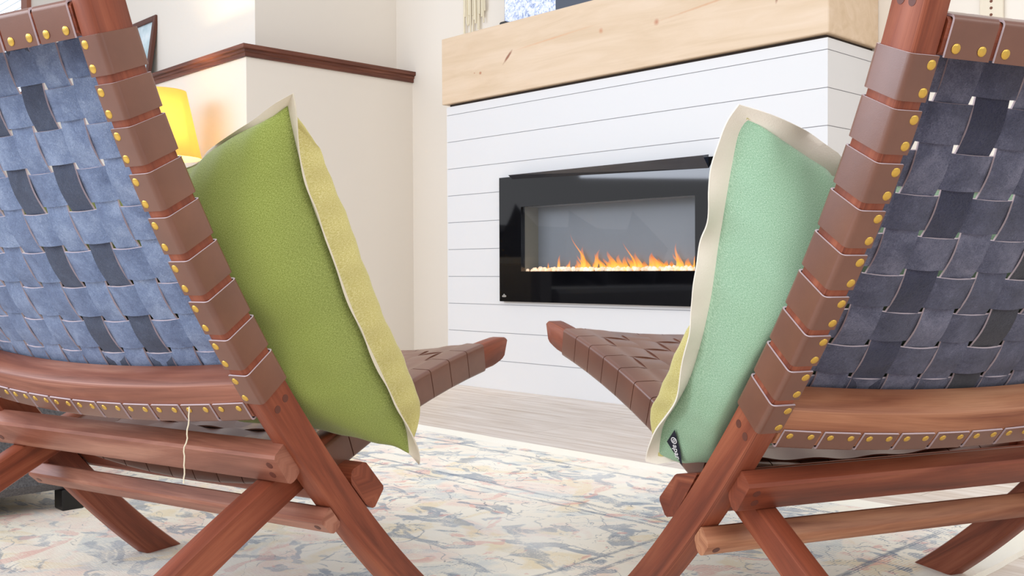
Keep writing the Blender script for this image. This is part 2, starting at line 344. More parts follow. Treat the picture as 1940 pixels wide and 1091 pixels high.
def lathe(prof, seg=24, cx=0, cy=0):
    v=[];f=[]
    for r,z in prof:
        for k in range(seg): v.append((cx+r*cos(2*pi*k/seg),cy+r*sin(2*pi*k/seg),z))
    for i in range(len(prof)-1):
        for k in range(seg): f.append((i*seg+k,i*seg+(k+1)%seg,(i+1)*seg+(k+1)%seg,(i+1)*seg+k))
    return v,f
def smoothstep(x): x=max(0,min(1,x)); return x*x*(3-2*x)
def lerp(a,b,t): return a+(b-a)*t
def interp(x, xs, ys):
    if xs[0]>xs[-1]: xs=xs[::-1]; ys=ys[::-1]
    if x<=xs[0]: return ys[0]+(x-xs[0])*(ys[1]-ys[0])/(xs[1]-xs[0])
    for i in range(1,len(xs)):
        if x<=xs[i]: return ys[i-1]+(x-xs[i-1])*(ys[i]-ys[i-1])/(xs[i]-xs[i-1])
    return ys[-1]+(x-xs[-1])*(ys[-1]-ys[-2])/(xs[-1]-xs[-2])
def resample(pts, n, pw=1):
    L=[0]
    for a,b_ in zip(pts,pts[1:]): L.append(L[-1]+hypot(b_[0]-a[0],b_[1]-a[1]))
    out=[]
    for i in range(n):
        d=L[-1]*i/(n-1); out.append((interp(d,L,[p[0] for p in pts]), interp(d,L,[p[1] for p in pts])))
    return out
def cut(pts):                                            # stop a downward (y,z) line at the ground
    out=[]
    for i,p in enumerate(pts):
        if p[1]<0:
            a=pts[i-1]; t=a[1]/(a[1]-p[1]); out.append((lerp(a[0],p[0],t),0.0)); break
        out.append(p)
    return out
def rail(name, A, B, x0, x1, ch, m, parent):            # bar between two side-view lines A (rear/top) and B (front/under)
    v=[];uv=[];f=[];L=0
    for i,(a,b_) in enumerate(zip(A,B)):
        a=Vector((0,a[0],a[1])); b_=Vector((0,b_[0],b_[1])); d=(b_-a); t=d.length; d=d/t
        if i: L+=hypot(A[i][0]-A[i-1][0],A[i][1]-A[i-1][1])
        w=x1-x0; c=min(ch,t*.3)
        ring=[(x0+c,0),(x1-c,0),(x1,c),(x1,t-c),(x1-c,t),(x0+c,t),(x0,t-c),(x0,c)]
        per=[0,w-2*c,w,w+t-2*c,w+t,2*w+t-2*c,2*w+t,2*w+2*t-2*c]
        for (x,h),p in zip(ring,per): v.append((x,a.y+d.y*h,a.z+d.z*h)); uv.append((L,p))
    n=len(A)
    for i in range(n-1):
        for k in range(8): f.append((i*8+k,i*8+(k+1)%8,(i+1)*8+(k+1)%8,(i+1)*8+k))
    f.append(tuple(range(8))); f.append(tuple((n-1)*8+k for k in range(8))[::-1])
    o=obj(name,v,f,m,parent,uv=uv,smooth=True,ang=50); fixn(o); return o

# ------------------------------------------------------------------ the folding chairs
CH = {
 'L': dict(loc=(-.600338,1.412427,0), yaw=.5502433, th=(.3469,.8773,-.8343,.4935), y0=-.204372, z0=.784795,
   st=[.0053,.0576,.1065,.1603,.2147,.2715,.3277,.3846,.4401,.4887],
   ph=(1.4179,-.481,-.2205), sy=.609367, sz=.395019, leg=(.1408,.271,.41,.3054,.046),
   B1=[(.083,.307),(.058,.287),(.086,.247),(.098,.25),(.108,.262)],
   B2=[(.156,.206),(.139,.186),(.162,.165),(.172,.168),(.180,.177)],
   B3=[(.208,.246),(.238,.254),(.282,.208),(.258,.181),(.240,.190),(.206,.228)],
   tr=(-.032,.004), lr=(.456,.516), ls=.487, suede='suede_blue', edge='edge', wood='wood_red', wl='wood_pink', wb='wood_pink', wb2='wood_pink', seatsag=.024, seatrear=.036),
 'R': dict(loc=(.620910,1.260029,0), yaw=-.3583322, th=(.3961,.9015,-.8054,.4606), y0=-.211599, z0=.730472,
   st=[.0011,.0548,.1093,.1607,.2122,.2644,.3168,.3684,.4209,.4683],
   ph=(1.3871,-.4346,-.1954), sy=.679716, sz=.420812, leg=(.1501,.2598,.5153,.0176,.0389),
   B1=[(.083,.284),(.063,.266),(.093,.228),(.102,.230),(.112,.248)],
   B2=[(.160,.197),(.143,.175),(.160,.156),(.172,.160),(.179,.177)],
   B3=[(.175,.262),(.232,.250),(.278,.207),(.259,.185),(.238,.190),(.205,.226)],
   tr=(-.035,.001), lr=(.431,.493), ls=.464, suede='suede_navy', edge='edge', wood='wood_red', wl='wood_tan', wb='wood_red', wb2='wood_tan', seatsag=.020, seatrear=.030)}
W2, PA, PB = .330171, .0313254, .049937                # half width, post width, post depth
XS, SA, SB = .289309, .0303, .045023                   # seat rail outer x, width, depth
XI = W2-PA; XSI = XS-SA; PITCHX = .0535; TH = .0024
class Curve:
    def __init__(s, th, y0, z0, s0=-.4, s1=1.35, n=176):
        s.S=[s0+(s1-s0)*i/(n-1) for i in range(n)]; s.A=[sum(c*t**k for k,c in enumerate(th)) for t in s.S]
        Y=[0];Z=[0];ds=s.S[1]-s.S[0]
        for i in range(1,n):
            Y.append(Y[-1]+(sin(s.A[i])+sin(s.A[i-1]))/2*ds); Z.append(Z[-1]-(cos(s.A[i])+cos(s.A[i-1]))/2*ds)
        ya=interp(0,s.S,Y); za=interp(0,s.S,Z); s.Y=[y-ya+y0 for y in Y]; s.Z=[z-za+z0 for z in Z]
        s.s0=s0; s.ds=ds
    def g(s, t, arr):
        i=(t-s.s0)/s.ds; k=max(0,min(len(arr)-2,int(i))); return arr[k]+(arr[k+1]-arr[k])*(i-k)
    def p(s, t, n=0): a=s.g(t,s.A); return (s.g(t,s.Y)+n*cos(a), s.g(t,s.Z)+n*sin(a))
def arc_path(pts, r=.006, seg=4):                        # polyline in a plane with rounded corners
    out=[pts[0]]
    for i in range(1,len(pts)-1):
        a,b_,c=pts[i-1],pts[i],pts[i+1]
        u=(a[0]-b_[0],a[1]-b_[1]); w_=(c[0]-b_[0],c[1]-b_[1]); lu=hypot(*u); lw_=hypot(*w_); rr=min(r,lu*.45,lw_*.45)
        p0=(b_[0]+u[0]/lu*rr,b_[1]+u[1]/lu*rr); p2=(b_[0]+w_[0]/lw_*rr,b_[1]+w_[1]/lw_*rr)
        for k in range(seg+1):
            t=k/seg; out.append(((1-t)**2*p0[0]+2*t*(1-t)*b_[0]+t*t*p2[0],(1-t)**2*p0[1]+2*t*(1-t)*b_[1]+t*t*p2[1]))
    out.append(pts[-1]); return out
def ribbon(name, L, R, N, mats, parent, th=TH):          # L/R edge points, N outward normals
    v=[];f=[];mi=[]; n=len(L)
    for l,r,nn in zip(L,R,N): v+= [l+nn*th/2, r+nn*th/2, r-nn*th/2, l-nn*th/2]
    for i in range(n-1):
        for k,mm in ((0,0),(1,2),(2,1),(3,2)):
            f.append((i*4+k,i*4+(k+1)%4,(i+1)*4+(k+1)%4,(i+1)*4+k)); mi.append(mm)
    f.append((0,1,2,3)); mi.append(2); f.append(tuple((n-1)*4+k for k in (3,2,1,0))); mi.append(2)
    o=obj(name,v,f,mats,parent,mi,smooth=True,ang=60); fixn(o); return o
_riv = None
def rivet_mesh():
    global _riv
    if _riv is None:
        prof=[(0.0001,.0021),(.0022,.0019),(.0038,.0012),(.0045,.0003),(.0046,-.0008)]
        v,f=lathe(prof,14); o=obj('rivet',v,f,'brass',smooth=True,ang=80); fixn(o); _riv=o.data; bpy.data.objects.remove(o)
    return _riv
def rivet(parent, pos, nrm, name='rivet', me=None, sc=1):
    o=bpy.data.objects.new(name, me or rivet_mesh()); COL.objects.link(o); o.parent=parent; o.location=pos; sc=sc*1.12 if not me else sc
    o.rotation_euler=Vector(nrm).to_track_quat('Z','Y').to_euler(); o.scale=(sc,sc,.6 if not me else 1); return o
_plug=None
def plug(parent,pos,nrm):
    global _plug
    if _plug is None:
        v,f=lathe([(0.0001,.0004),(.0052,.0004),(.0056,-.002)],16); o=obj('wood_plug',v,f,'plug'); fixn(o); _plug=o.data; bpy.data.objects.remove(o)
    return rivet(parent,pos,nrm,'wood_plug',_plug)

def make_chair(key, label):
    c = CH[key]; rnd = random.Random(11 if key=='L' else 23)
    root = empty('folding_lounge_chair', c['loc'], -c['yaw']); tag(root,label,'chair','folding leather lounge chairs facing the fireplace')
    cv = Curve(c['th'], c['y0'], c['z0'])
    def P(X,s,n): y,z=cv.p(s,n); return Vector((X,y,z))
    # back posts
    S=[-.17+.02*i for i in range(75)]
    A=resample(cut([cv.p(s,0) for s in S]),60); Bf=resample(cut([cv.p(s,PB) for s in S]),60)
    for sg in (1,-1):
        x0,x1=(XI,W2) if sg>0 else (-W2,-XI)
        post=rail('back_post',A,Bf,x0,x1,.004,c['wood'],root)
        for s,n in ((-.045,.018),(-.045,.034),(c['st'][9]+.022,.014),(c['st'][9]+.020,.033)):
            plug(post, P(sg*W2,s,n), (sg,0,0))
    # curved top rail and lumbar rail
    D=.024
    def bow(X): return D*(1-min(1,(X/XI)**2))
    def crossrail(nm, s0, s1, mt):
        v=[];f=[];uv=[]; K=22
        for i in range(K+1):
            X=lerp(-XI,XI,i/K); b_=bow(X); n0=-b_; n1=PB-.004-b_; e=.004
            for (s,n),q in zip([(s0+e,n0),(s1-e,n0),(s1,n0+e),(s1,n1-e),(s1-e,n1),(s0+e,n1),(s0,n1-e),(s0,n0+e)],[0,.05,.055,.095,.1,.15,.155,.19]):
                v.append(P(X,s,n)); uv.append((X,q))
        for i in range(K):
            for k in range(8): f.append((i*8+k,i*8+(k+1)%8,(i+1)*8+(k+1)%8,(i+1)*8+k))
        f.append(tuple(range(8))); f.append(tuple(K*8+k for k in range(8))[::-1])
        o=obj(nm,v,f,mt,root,uv=uv,smooth=True,ang=50); fixn(o); return o
    t0,t1=c['tr']; l0,l1=c['lr']
    crossrail('top_rail',t0,t1,c['wood']); crossrail('lower_back_rail',l0,l1,c['wl'])
    mats=['leather',c['suede'],c['edge']]
    AMP=.0027
    NV=13 if key=='L' else 12; side_=1 if key=='L' else -1; par=0 if key=='L' else 1
    pt,pb=(.0448,.0461) if key=='L' else (.0483,.0502)
    def pit(s): return lerp(pt,pb,max(0,min(1,(s-.03)/.4)))
    def wv(X,k): return AMP*cos(pi*((side_*(-X)+XI)/pit(c['st'][k])-.5+k+par))
    # horizontal straps: riveted on the rear of one post, round it, through the weave, round the other
    for k in range(9):
        s0=c['st'][k]; w=(c['st'][k+1]-s0)*(.83 if k<8 else .97); w*=rnd.uniform(.985,1.01)
        sm=[s0,s0+w]; slack=rnd.uniform(-.0008,.0012); tilt=rnd.uniform(-.0012,.0012)
        off=TH/2+.0004
        side=arc_path([(XI+.001,-off),(W2+off,-off),(W2+off,PB+off),(XI-.004,PB+off)],.0055,4)
        mid=[]
        K=NV*7
        for i in range(1,K):
            X=lerp(XI-.006,-XI+.006,i/K); e=smoothstep((XI-abs(X))/.03)
            mid.append((X, PB+off - bow(X)*.92*1.0 - (.001+slack)*e + wv(X,k)*e))
        path=side+mid+[(-x,n) for x,n in side[::-1]]
        L=[];R=[];N=[]
        for i,(x,n) in enumerate(path):
            a=path[max(0,i-1)]; b_=path[min(len(path)-1,i+1)]; tx,tn=b_[0]-a[0],b_[1]-a[1]; ll=hypot(tx,tn) or 1
            nx,nn=-tn/ll,tx/ll                                   # outward in (x,n)
            nx,nn=(-nx,-nn)
            ang_=cv.g((sm[0]+sm[1])/2,cv.A); N.append(Vector((nx, nn*cos(ang_), nn*sin(ang_))))
            jt=tilt*(1 if abs(x)<XI else 0)*x/XI
            L.append(P(x,sm[0]+jt,n)); R.append(P(x,sm[1]+jt,n))
        st_=ribbon('cross_strap',L,R,N,mats,root)
        for sg in (1,-1):
            for fr in (.2,.8):
                s=lerp(sm[0],sm[1],fr); a_=cv.g(s,cv.A)
                rivet(st_, P(sg*(XI+.0075),s,-off-TH/2), (0,-cos(a_),-sin(a_)))
    # short leather wraps round the two rails, two rivets each
    NR=11
    for j in range(NR):
        X=(j-(NR-1)/2)*.0542; hw=.0242*rnd.uniform(.985,1.01); b_=bow(X); off=TH/2+.0004
        edges=min(XI-.0015, X+hw), max(-XI+.0015, X-hw); n0=-off-b_; n1=PB-.004+off-b_
        for (q0,q1,q2,q3) in ((t1+.0012,t0-off,t0-off,t0+.020),(c['ls'],l1+off,l1+off,l1-.020)):
            sgn=1 if q1<q0 else -1
            path=arc_path([(q0,n0),(q1,n0),(q1,n1+.003),(q3,n1+.0042)],.005,5)
            # subdivide the straight runs a little
            L=[];R=[];N=[]
            for i,(s,n) in enumerate(path):
                a=path[max(0,i-1)]; e_=path[min(len(path)-1,i+1)]; ts,tn=e_[0]-a[0],e_[1]-a[1]; ll=hypot(ts,tn) or 1
                ns,nn=-tn/ll,ts/ll
                if sgn<0: ns,nn=-ns,-nn
                an=cv.g(s,cv.A); N.append(Vector((0, ns*sin(an)+nn*cos(an), -ns*cos(an)+nn*sin(an)))*1)
                L.append(P(edges[0],s,n-(bow(edges[0])-b_))); R.append(P(edges[1],s,n-(bow(edges[1])-b_)))
            st_=ribbon('rail_wrap',L,R,N,mats,root)
            for fr in (-.58,.58):
                xx=X+hw*fr
                if abs(xx)>XI-.006: continue
                s=t1-.008 if sgn>0 else c['ls']+.0085
                a_=cv.g(s,cv.A); rivet(st_,P(xx,s,-off-TH/2-bow(xx)),(0,-cos(a_),-sin(a_)),sc=1 if sgn>0 else .9)
    # upright straps of the weave, tucked behind the wraps on the front of the rails
    for j in range(NV):
        K=74; sa=t0+.003; sb=l1-.003; path=[]; wj=rnd.uniform(.985,1.01)
        for i in range(K+1):
            s=lerp(sa,sb,i/K); p_=pit(s); X=side_*(XI-(j+.5)*p_); hw=p_*.435*wj
            q=interp(s,[(c['st'][k]+c['st'][k+1])/2-.004 for k in range(9)],list(range(9)))
            e=smoothstep((s-t1)/.02)*smoothstep((l0-s)/.02)
            path.append((s,X,hw, PB+TH/2+.0004-bow(X)*.92-.001 - AMP*cos(pi*(q+j+par))*e - (1-e)*.0022))
        L=[];R=[];N=[]
        for i,(s,X,hw,n) in enumerate(path):
            an=cv.g(s,cv.A); N.append(Vector((0,cos(an),sin(an))))
            x0,x1=min(XI-.0012,X+hw),max(-XI+.0012,X-hw)
            L.append(P(x0,s,n-(bow(x0)-bow(X))*.92)); R.append(P(x1,s,n-(bow(x1)-bow(X))*.92))
        ms=list(mats)
        if (key,j) in (('L',3),('L',5)): ms[1]='suede_slate_dark'
        if (key,j) in (('R',5),('R',8)): ms[1]='suede_black'
        if (key,j)==('R',2): ms[1]='suede_ink'
        ribbon('upright_strap',L,R,N,ms,root)
    # seat rails
    sv=Curve(c['ph'],0,0)
    def seat(s,off=0):                                   # off>0 goes down into the rail
        y,z=sv.p(s); a=sv.g(s,sv.A); return (c['sy']-y+off*cos(a), c['sz']+z-off*sin(a))
    ly,lz,la,lk,lt=c['leg']
    leg=[(ly-cos(la)*t+.5*lk*t*t*sin(la), lz-sin(la)*t-.5*lk*t*t*cos(la)) for t in [i*.01-.4 for i in range(120)]]
    front=[(-.086,.004,.070,.036),(-.080,.001,.062,.0405),(-.066,0,.046,.0435),(-.045,0,.034,SB),(-.025,0,.02,SB)]
    Tt=[];Bb=[]
    for s,d0,sb_,th_ in front: Tt.append(seat(s,d0)); Bb.append(seat(-sb_,th_))
    ys=[]
    for i in range(1,45):
        s=-.012+.012*i
        if seat(s)[0]>.13: ys.append(seat(s)[0])
    ylast=ys[-1]; ys+=[ylast-.014*i for i in range(1,60)]
    Sx=[seat(-.05+.01*i) for i in range(90)]; sxy=[p[0] for p in Sx]; sxz=[p[1] for p in Sx]; lyx=[p[0] for p in leg]; lzx=[p[1] for p in leg]
    pts=[]
    for y in ys:
        w_=smoothstep((.34-y)/.2); zs=interp(y,sxy,sxz) if y>.02 else 0; zl=interp(y,lyx,lzx); pts.append((y,lerp(zs,zl,w_) if w_<1 else zl,lerp(SB,lt,w_)))
    full=[(p[0],p[1]) for p in pts]; und=[]
    for i,(y,z,t) in enumerate(pts):
        a=full[max(0,i-1)]; b_=full[min(len(full)-1,i+1)]; dy,dz=b_[0]-a[0],b_[1]-a[1]; l_=hypot(dy,dz); und.append((y-dz/l_*t*-1*-1 if False else y-(dz/l_)*t*(-1)*(-1), z+(dy/l_)*t))
    und=[(p[0],p[1]) for p in und]
    # underside = perpendicular below the top line
    und=[]
    for i,(y,z,t) in enumerate(pts):
        a=full[max(0,i-1)]; b_=full[min(len(full)-1,i+1)]; dy,dz=b_[0]-a[0],b_[1]-a[1]; l_=hypot(dy,dz); ny,nz_=-dz/l_,dy/l_
        if nz_>0: ny,nz_=-ny,-nz_
        und.append((y+ny*t,z+nz_*t))
    Tt2=resample(cut(full),50); Bb2=resample(cut(und),50)
    for sg in (1,-1):
        x0,x1=(XSI,XS) if sg>0 else (-XS,-XSI)
        rail('seat_rail',Tt+Tt2,Bb+Bb2,x0,x1,.0035,c['wood'],root)
    sag=c['seatsag']
    def sg_(X): return sag*(1-min(1,(X/XSI)**2))
    def SP(X,s,m): y,z=seat(s,-m); return Vector((X,y,z))
    def seatcross(nm,s0,s1,m0,m1,k=1):
        v=[];f=[];uv=[]; K=18
        for i in range(K+1):
            X=lerp(-XSI,XSI,i/K); d=sg_(X)*k
            for (s,mm),q in zip([(s0,m1-.004),(s0+.004,m1),(s1-.004,m1),(s1,m1-.004),(s1,m0+.004),(s1-.004,m0),(s0+.004,m0),(s0,m0+.004)],[0,.01,.04,.05,.08,.09,.12,.13]):
                v.append(SP(X,s,mm-d)); uv.append((X,q))
        for i in range(K):
            for q in range(8): f.append((i*8+q,i*8+(q+1)%8,(i+1)*8+(q+1)%8,(i+1)*8+q))
        f.append(tuple(range(8))); f.append(tuple(K*8+q for q in range(8))[::-1])
        o=obj(nm,v,f,c['wood'],root,uv=uv,smooth=True,ang=50); fixn(o)
    SPS=.0551; NS=9; sr=.43 if key=='L' else .47
    seatcross('seat_front_rail',-.022,.006,-.034,-.003)
    seatcross('seat_rear_rail',sr,sr+.034,-.040,-.003,1.2)
    smats=['leather',c['suede'],'edge_brown']
    nrows=int((sr-.0)/SPS)
    for k in range(nrows+1):
        s0=k*SPS+.0008; s1=(k+1)*SPS-.0012; off=TH/2+.0004
        if k==nrows and s1>sr+.03: s1=sr+.03
        side=arc_path([(XSI+.002,-SB-off),(XS+off,-SB-off),(XS+off,off),(XSI-.002,off)],.0055,4); mid=[]; K=60
        for i in range(1,K):
            X=lerp(XSI-.004,-XSI+.004,i/K); e=smoothstep((XSI-abs(X))/.03)
            mid.append((X, off-sg_(X)-.0008*e + .0022*cos(pi*X/PITCHX+pi*k)*e))
        path=side+mid+[(-x,n) for x,n in side[::-1]]; L=[];R=[];N=[]
        for i,(x,n) in enumerate(path):
            a=path[max(0,i-1)]; b_=path[min(len(path)-1,i+1)]; tx,tn=b_[0]-a[0],b_[1]-a[1]; ll=hypot(tx,tn) or 1
            nx,nn=tn/ll,-tx/ll; an=sv.g((s0+s1)/2,sv.A); N.append(Vector((nx,-nn*cos(an),nn*sin(an))))
            L.append(SP(x,s0,n)); R.append(SP(x,s1,n))
        ribbon('seat_cross_strap',L,R,N,smats,root)
    NL=9
    for j in range(NL):
        X=(j-(NL-1)/2)*PITCHX; hw=.0258; off=TH/2+.0004; e0,e1=min(XSI-.002,X+hw),max(-XSI+.002,X-hw)
        g_=arc_path([(.004,-.034-off),(-.022-off,-.034-off),(-.022-off,off-.003),(.004,off-.003)],.005,3); mid=[];K=60
        for i in range(K+1):
            s=lerp(.012,sr+.006,i/K); q=s/SPS-.5; e=smoothstep((s-.012)/.02)*smoothstep((sr+.006-s)/.02)
            mid.append((s, off-.0008-.0022*cos(pi*q+pi*(j-(NL-1)/2))*e-(1-e)*.002))
        h_=arc_path([(sr+.012,off-.003),(sr+.034+off,off-.003),(sr+.034+off,-.040-off),(sr+.006,-.040-off)],.005,3)
        path=g_+mid+h_; L=[];R=[];N=[]
        for i,(s,n) in enumerate(path):
            a=path[max(0,i-1)]; b_=path[min(len(path)-1,i+1)]; ts,tn=b_[0]-a[0],b_[1]-a[1]; ll=hypot(ts,tn) or 1
            ns,nn=-tn/ll,ts/ll; an=sv.g(s,sv.A)
            N.append(Vector((0,-ns*sin(an)-nn*cos(an),-ns*cos(an)+nn*sin(an))))
            kf=1.0+.2*smoothstep((s-.2)/.25)
            L.append(SP(e0,s,n-sg_(e0)*kf)); R.append(SP(e1,s,n-sg_(e1)*kf))
        ribbon('seat_long_strap',L,R,N,smats,root)
    # three stretchers that lock the two frames
    for nm,poly,xe,mt in (('upper_stretcher',c['B1'],.3215,c['wb']),('lower_stretcher',c['B2'],.3288,c['wb2']),('front_stretcher',c['B3'],.3255,c['wood'])):
        K=10; v=[];uv=[];f=[]; n=len(poly); per=[0]
        # soften the corners
        pp=[]
        for i in range(n):
            a,b_,d_=Vector(poly[i-1]),Vector(poly[i]),Vector(poly[(i+1)%n])
            r1=min(.0035,(a-b_).length*.3); r2=min(.0035,(d_-b_).length*.3)
            pp+= [b_+(a-b_).normalized()*r1, b_+(d_-b_).normalized()*r2]
        for i in range(1,len(pp)): per.append(per[-1]+(pp[i]-pp[i-1]).length)
        for i in range(K+1):
            X=lerp(-xe,xe,i/K)
            for q,pr in zip(pp,per): v.append((X,q.x,q.y)); uv.append((X,pr))
        n=len(pp)
        for i in range(K):
            for k in range(n): f.append((i*n+k,i*n+(k+1)%n,(i+1)*n+(k+1)%n,(i+1)*n+k))
        f.append(tuple(range(n))); f.append(tuple(K*n+k for k in range(n))[::-1])
        o=obj(nm,v,f,mt,root,uv=uv,smooth=True,ang=40); fixn(o)
        if nm!='front_stretcher':
            a,b_=Vector(poly[1]),Vector(poly[2]); t=(b_-a); nrm=Vector((-t.y,t.x)).normalized(); 
            if nrm.x>0: nrm=-nrm
            for sg in (1,-1):
                for fr in ((.32,.68) if nm=='upper_stretcher' else (.5,)):
                    q=a+t*fr; plug(o,(sg*(xe-.016 -(.004 if fr>.5 else 0)),q.x,q.y),(0,nrm.x,nrm.y))
    tabs=[cv.p(-.1+.01*i,PB+.006) for i in range(75)]; ty=[q[0] for q in tabs]; tz=[q[1] for q in tabs]
    ss=[seat(-.05+.01*i) for i in range(60)]; sy_=[q[0] for q in ss]; sz_=[q[1] for q in ss]
    def rest(p):                                         # keep a soft thing in front of the weave and on the seat
        X=p.x; b_=bow(X)*.92 if abs(X)<XI else -.001
        yw=interp(p.z,tz,ty)-b_*1.05
        y=max(p.y,yw+.003)
        z=p.z
        if abs(X)<XS+.006 and y<.62:
            zs=interp(y,sy_,sz_)-sg_(X)+.006+(.004 if abs(X)>XSI-.01 else 0)
            z=max(z,zs)
        return Vector((X,y,z))
    return root,P,seat,cv,rest
chairL, PL, seatL, cvL, restL = make_chair('L','wooden folding lounge chair with slate blue woven leather back, on the left of the rug')
chairR, PR, seatR, cvR, restR = make_chair('R','wooden folding lounge chair with charcoal navy woven leather back, on the right of the rug')
# loose thread and small metal clip on the left chair
q0=PL(.212,.488,-.004-.024*(1-(.212/XI)**2)); pth=[q0+Vector((.001*sin(i*1.1)+.002*sin(i*.45), -.004-.0006*i+.001*cos(i*1.7), -.0058*i)) for i in range(18)]
v,f=tube(pth,.0009,6); obj('loose_thread',v,f,'cord',chairL,smooth=True)
c_=CH['L']['leg']; t_=.478; yy=c_[0]-cos(c_[2])*t_+.5*c_[3]*t_*t_*sin(c_[2]); zz=c_[1]-sin(c_[2])*t_-.5*c_[3]*t_*t_*cos(c_[2]); sl=c_[2]+c_[3]*t_
mb=MB().box(-.008,.008,-.008,.008,-.0003,.0012,c=.0004); o=mb.build('metal_clip','steel',chairL); o.location=(.272,yy,zz+.0006); o.rotation_euler=(sl,0,.5)

# ------------------------------------------------------------------ cushions
def bez(pts,t):                                          # Catmull-Rom through points, t in 0..1
    n=len(pts)-1; x=t*n; i=min(n-1,int(x)); u=x-i; p=[pts[max(0,i-1)],pts[i],pts[i+1],pts[min(n,i+2)]]
    return tuple(.5*((2*p[1][k])+(-p[0][k]+p[2][k])*u+(2*p[0][k]-5*p[1][k]+4*p[2][k]-p[3][k])*u*u+(-p[0][k]+3*p[1][k]-3*p[2][k]+p[3][k])*u**3) for k in range(3))
def arcl(pts):
    raw=[bez(pts,i/60) for i in range(61)]; L=[0]
    for a,b_ in zip(raw,raw[1:]): L.append(L[-1]+(Vector(b_)-Vector(a)).length)
    def g(t):
        d=t*L[-1]
        for i in range(60):
            if d<=L[i+1] or i==59:
                k=(d-L[i])/(L[i+1]-L[i]); return Vector(raw[i]).lerp(Vector(raw[i+1]),max(0,min(1,k)))
    return g
def make_cushion(chair, label, outer, inner, topm, botm, rear, front, rear_d, front_d, fl, fmat, seed, wob, tiltf, ballon, rest, earw):
    cO,cI,cT,cB=arcl(outer),arcl(inner),arcl(topm),arcl(botm)
    root=empty('throw_cushion',(0,0,0)); root.location=chair.location; root.rotation_euler=chair.rotation_euler
    tag(root,label,'cushion','green flanged cushions on the lounge chairs')
    NU=NVv=56
    def plane(u,v):                                      # Coons patch of the four seam curves (u: outer->inner, v: bottom->top)
        O=cO(v); I=cI(v); T=cT(u); B_=cB(u)
        c00,c01,c10,c11=Vector(outer[0]),Vector(outer[-1]),Vector(inner[0]),Vector(inner[-1])
        return O*(1-u)+I*u+B_*(1-v)+T*v-(c00*(1-u)*(1-v)+c10*u*(1-v)+c01*(1-u)*v+c11*u*v)
    nrm=(Vector(inner[-1])-Vector(outer[0])).cross(Vector(outer[-1])-Vector(inner[0])).normalized()
    if nrm.y>0: nrm=-nrm                                 # toward the chair back
    outd=(plane(0,.5)-plane(.3,.5)).normalized()
    def prof(t,p): return max(0,1-abs(2*t-1)**p)**.5
    def thick(u,v):
        a=prof(u,2.6)*prof(v,2.6); return a
    for side,(mt,d) in enumerate(((rear,rear_d),(front,front_d))):
        vs=[];uvs=[];fs=[]
        for i in range(NU+1):
            for j in range(NVv+1):
                u=.5-.5*cos(pi*i/NU); v=.5-.5*cos(pi*j/NVv); p=plane(u,v); h=thick(u,v)
                w_=noise.noise(Vector((u*4+seed,v*4,side*3)))*.020*h + noise.noise(Vector((u*11+seed,v*9,side*5+2)))*.006*(h**.5)
                # gathers near the edge
                ed=min(u,1-u,v,1-v); w_+=.003*sin(70*(u if v<.1 or v>.9 else v)+seed)*math.exp(-ed*22)*(1 if ed>0 else 0)
                p=p+nrm*(1 if side==0 else -1)*(h*d+ (w_ if ed>0 else 0)); p=p+Vector((0,0,-.022))*h*(1-v)*(1 if side==0 else .6)
                if side==1 and u>0:
                    g_=(1-math.exp(-u/.025))*math.exp(-u/.16)*ballon(v)*min(1,prof(v,2.6)*1.4); p=p+outd*g_
                vs.append(rest(p)); uvs.append((u*.5,v*.5))
        for i in range(NU):
            for j in range(NVv):
                k=i*(NVv+1)+j; fs.append((k,k+1,k+NVv+2,k+NVv+1))
        o=obj('rear_cover' if side==0 else 'front_cover',vs,fs,mt,root,uv=uvs,smooth=True,ang=80)
        fixn(o)
    # flange around the seam
    per=[]; K=90
    for i in range(K): per.append((0,i/K))
    for i in range(K): per.append((i/K,1))
    for i in range(K): per.append((1,1-i/K))
    for i in range(K): per.append((1-i/K,0))
    n=len(per); cen=plane(.5,.5); vs=[];fs=[]; C=4
    def P_(k): return plane(*per[k%n])
    for k in range(n):
        p=P_(k); tg=(P_(k+3)-P_(k-3)).normalized(); out=tg.cross(nrm).normalized()
        if out.dot(p-cen)<0: out=-out
        cu,cv_=per[k]; dc=min(hypot(cu,cv_),hypot(1-cu,cv_),hypot(cu,1-cv_),hypot(1-cu,1-cv_)); 
        ear=math.exp(-(dc/.07)**2); diag=(p-cen).normalized()
        wd=fl*(1+.15*noise.noise(Vector((k*.11,seed,0))))+ear*earw
        if cv_==1 and fl<.022: wd*=.30+.70*math.exp(-cu/.10)
        if cv_==0: wd*=.12+.88*math.exp(-cu/.025)
        tf=tiltf(cv_)*(max(0,1-cu/.08)) - (1.35*smoothstep(cu/.12) if cv_==0 else 0) ; out=(out*cos(tf)+nrm*sin(tf)).normalized()
        wv_=wob*(sin(k*.24+seed)+.7*sin(k*.41+1.3*seed)+.5*noise.noise(Vector((k*.13,seed,4)))*2)
        for c_i in range(C+1):
            t=c_i/C; q=p+out.lerp(diag,ear*.8).normalized()*(wd*t-.004)+nrm*(wv_*t*t); 
            q=rest(q); vs.append(q+nrm*.0015); vs.append(q-nrm*.0015)
    R_=2*(C+1)
    for k in range(n):
        a=k*R_; b_=((k+1)%n)*R_
        for c_i in range(C):
            fs.append((a+2*c_i,b_+2*c_i,b_+2*c_i+2,a+2*c_i+2)); fs.append((a+2*c_i+1,a+2*c_i+3,b_+2*c_i+3,b_+2*c_i+1))
        fs.append((a+2*C,b_+2*C,b_+2*C+1,a+2*C+1)); fs.append((a,a+1,b_+1,b_))
    o=obj('flange',vs,fs,fmat,root,smooth=True,ang=70); fixn(o)
    def surf(u,v): p=plane(u,v)+nrm*(thick(u,v)*rear_d); p=p+Vector((0,0,-.022))*thick(u,v)*(1-v); return rest(p)
    return root, surf, nrm
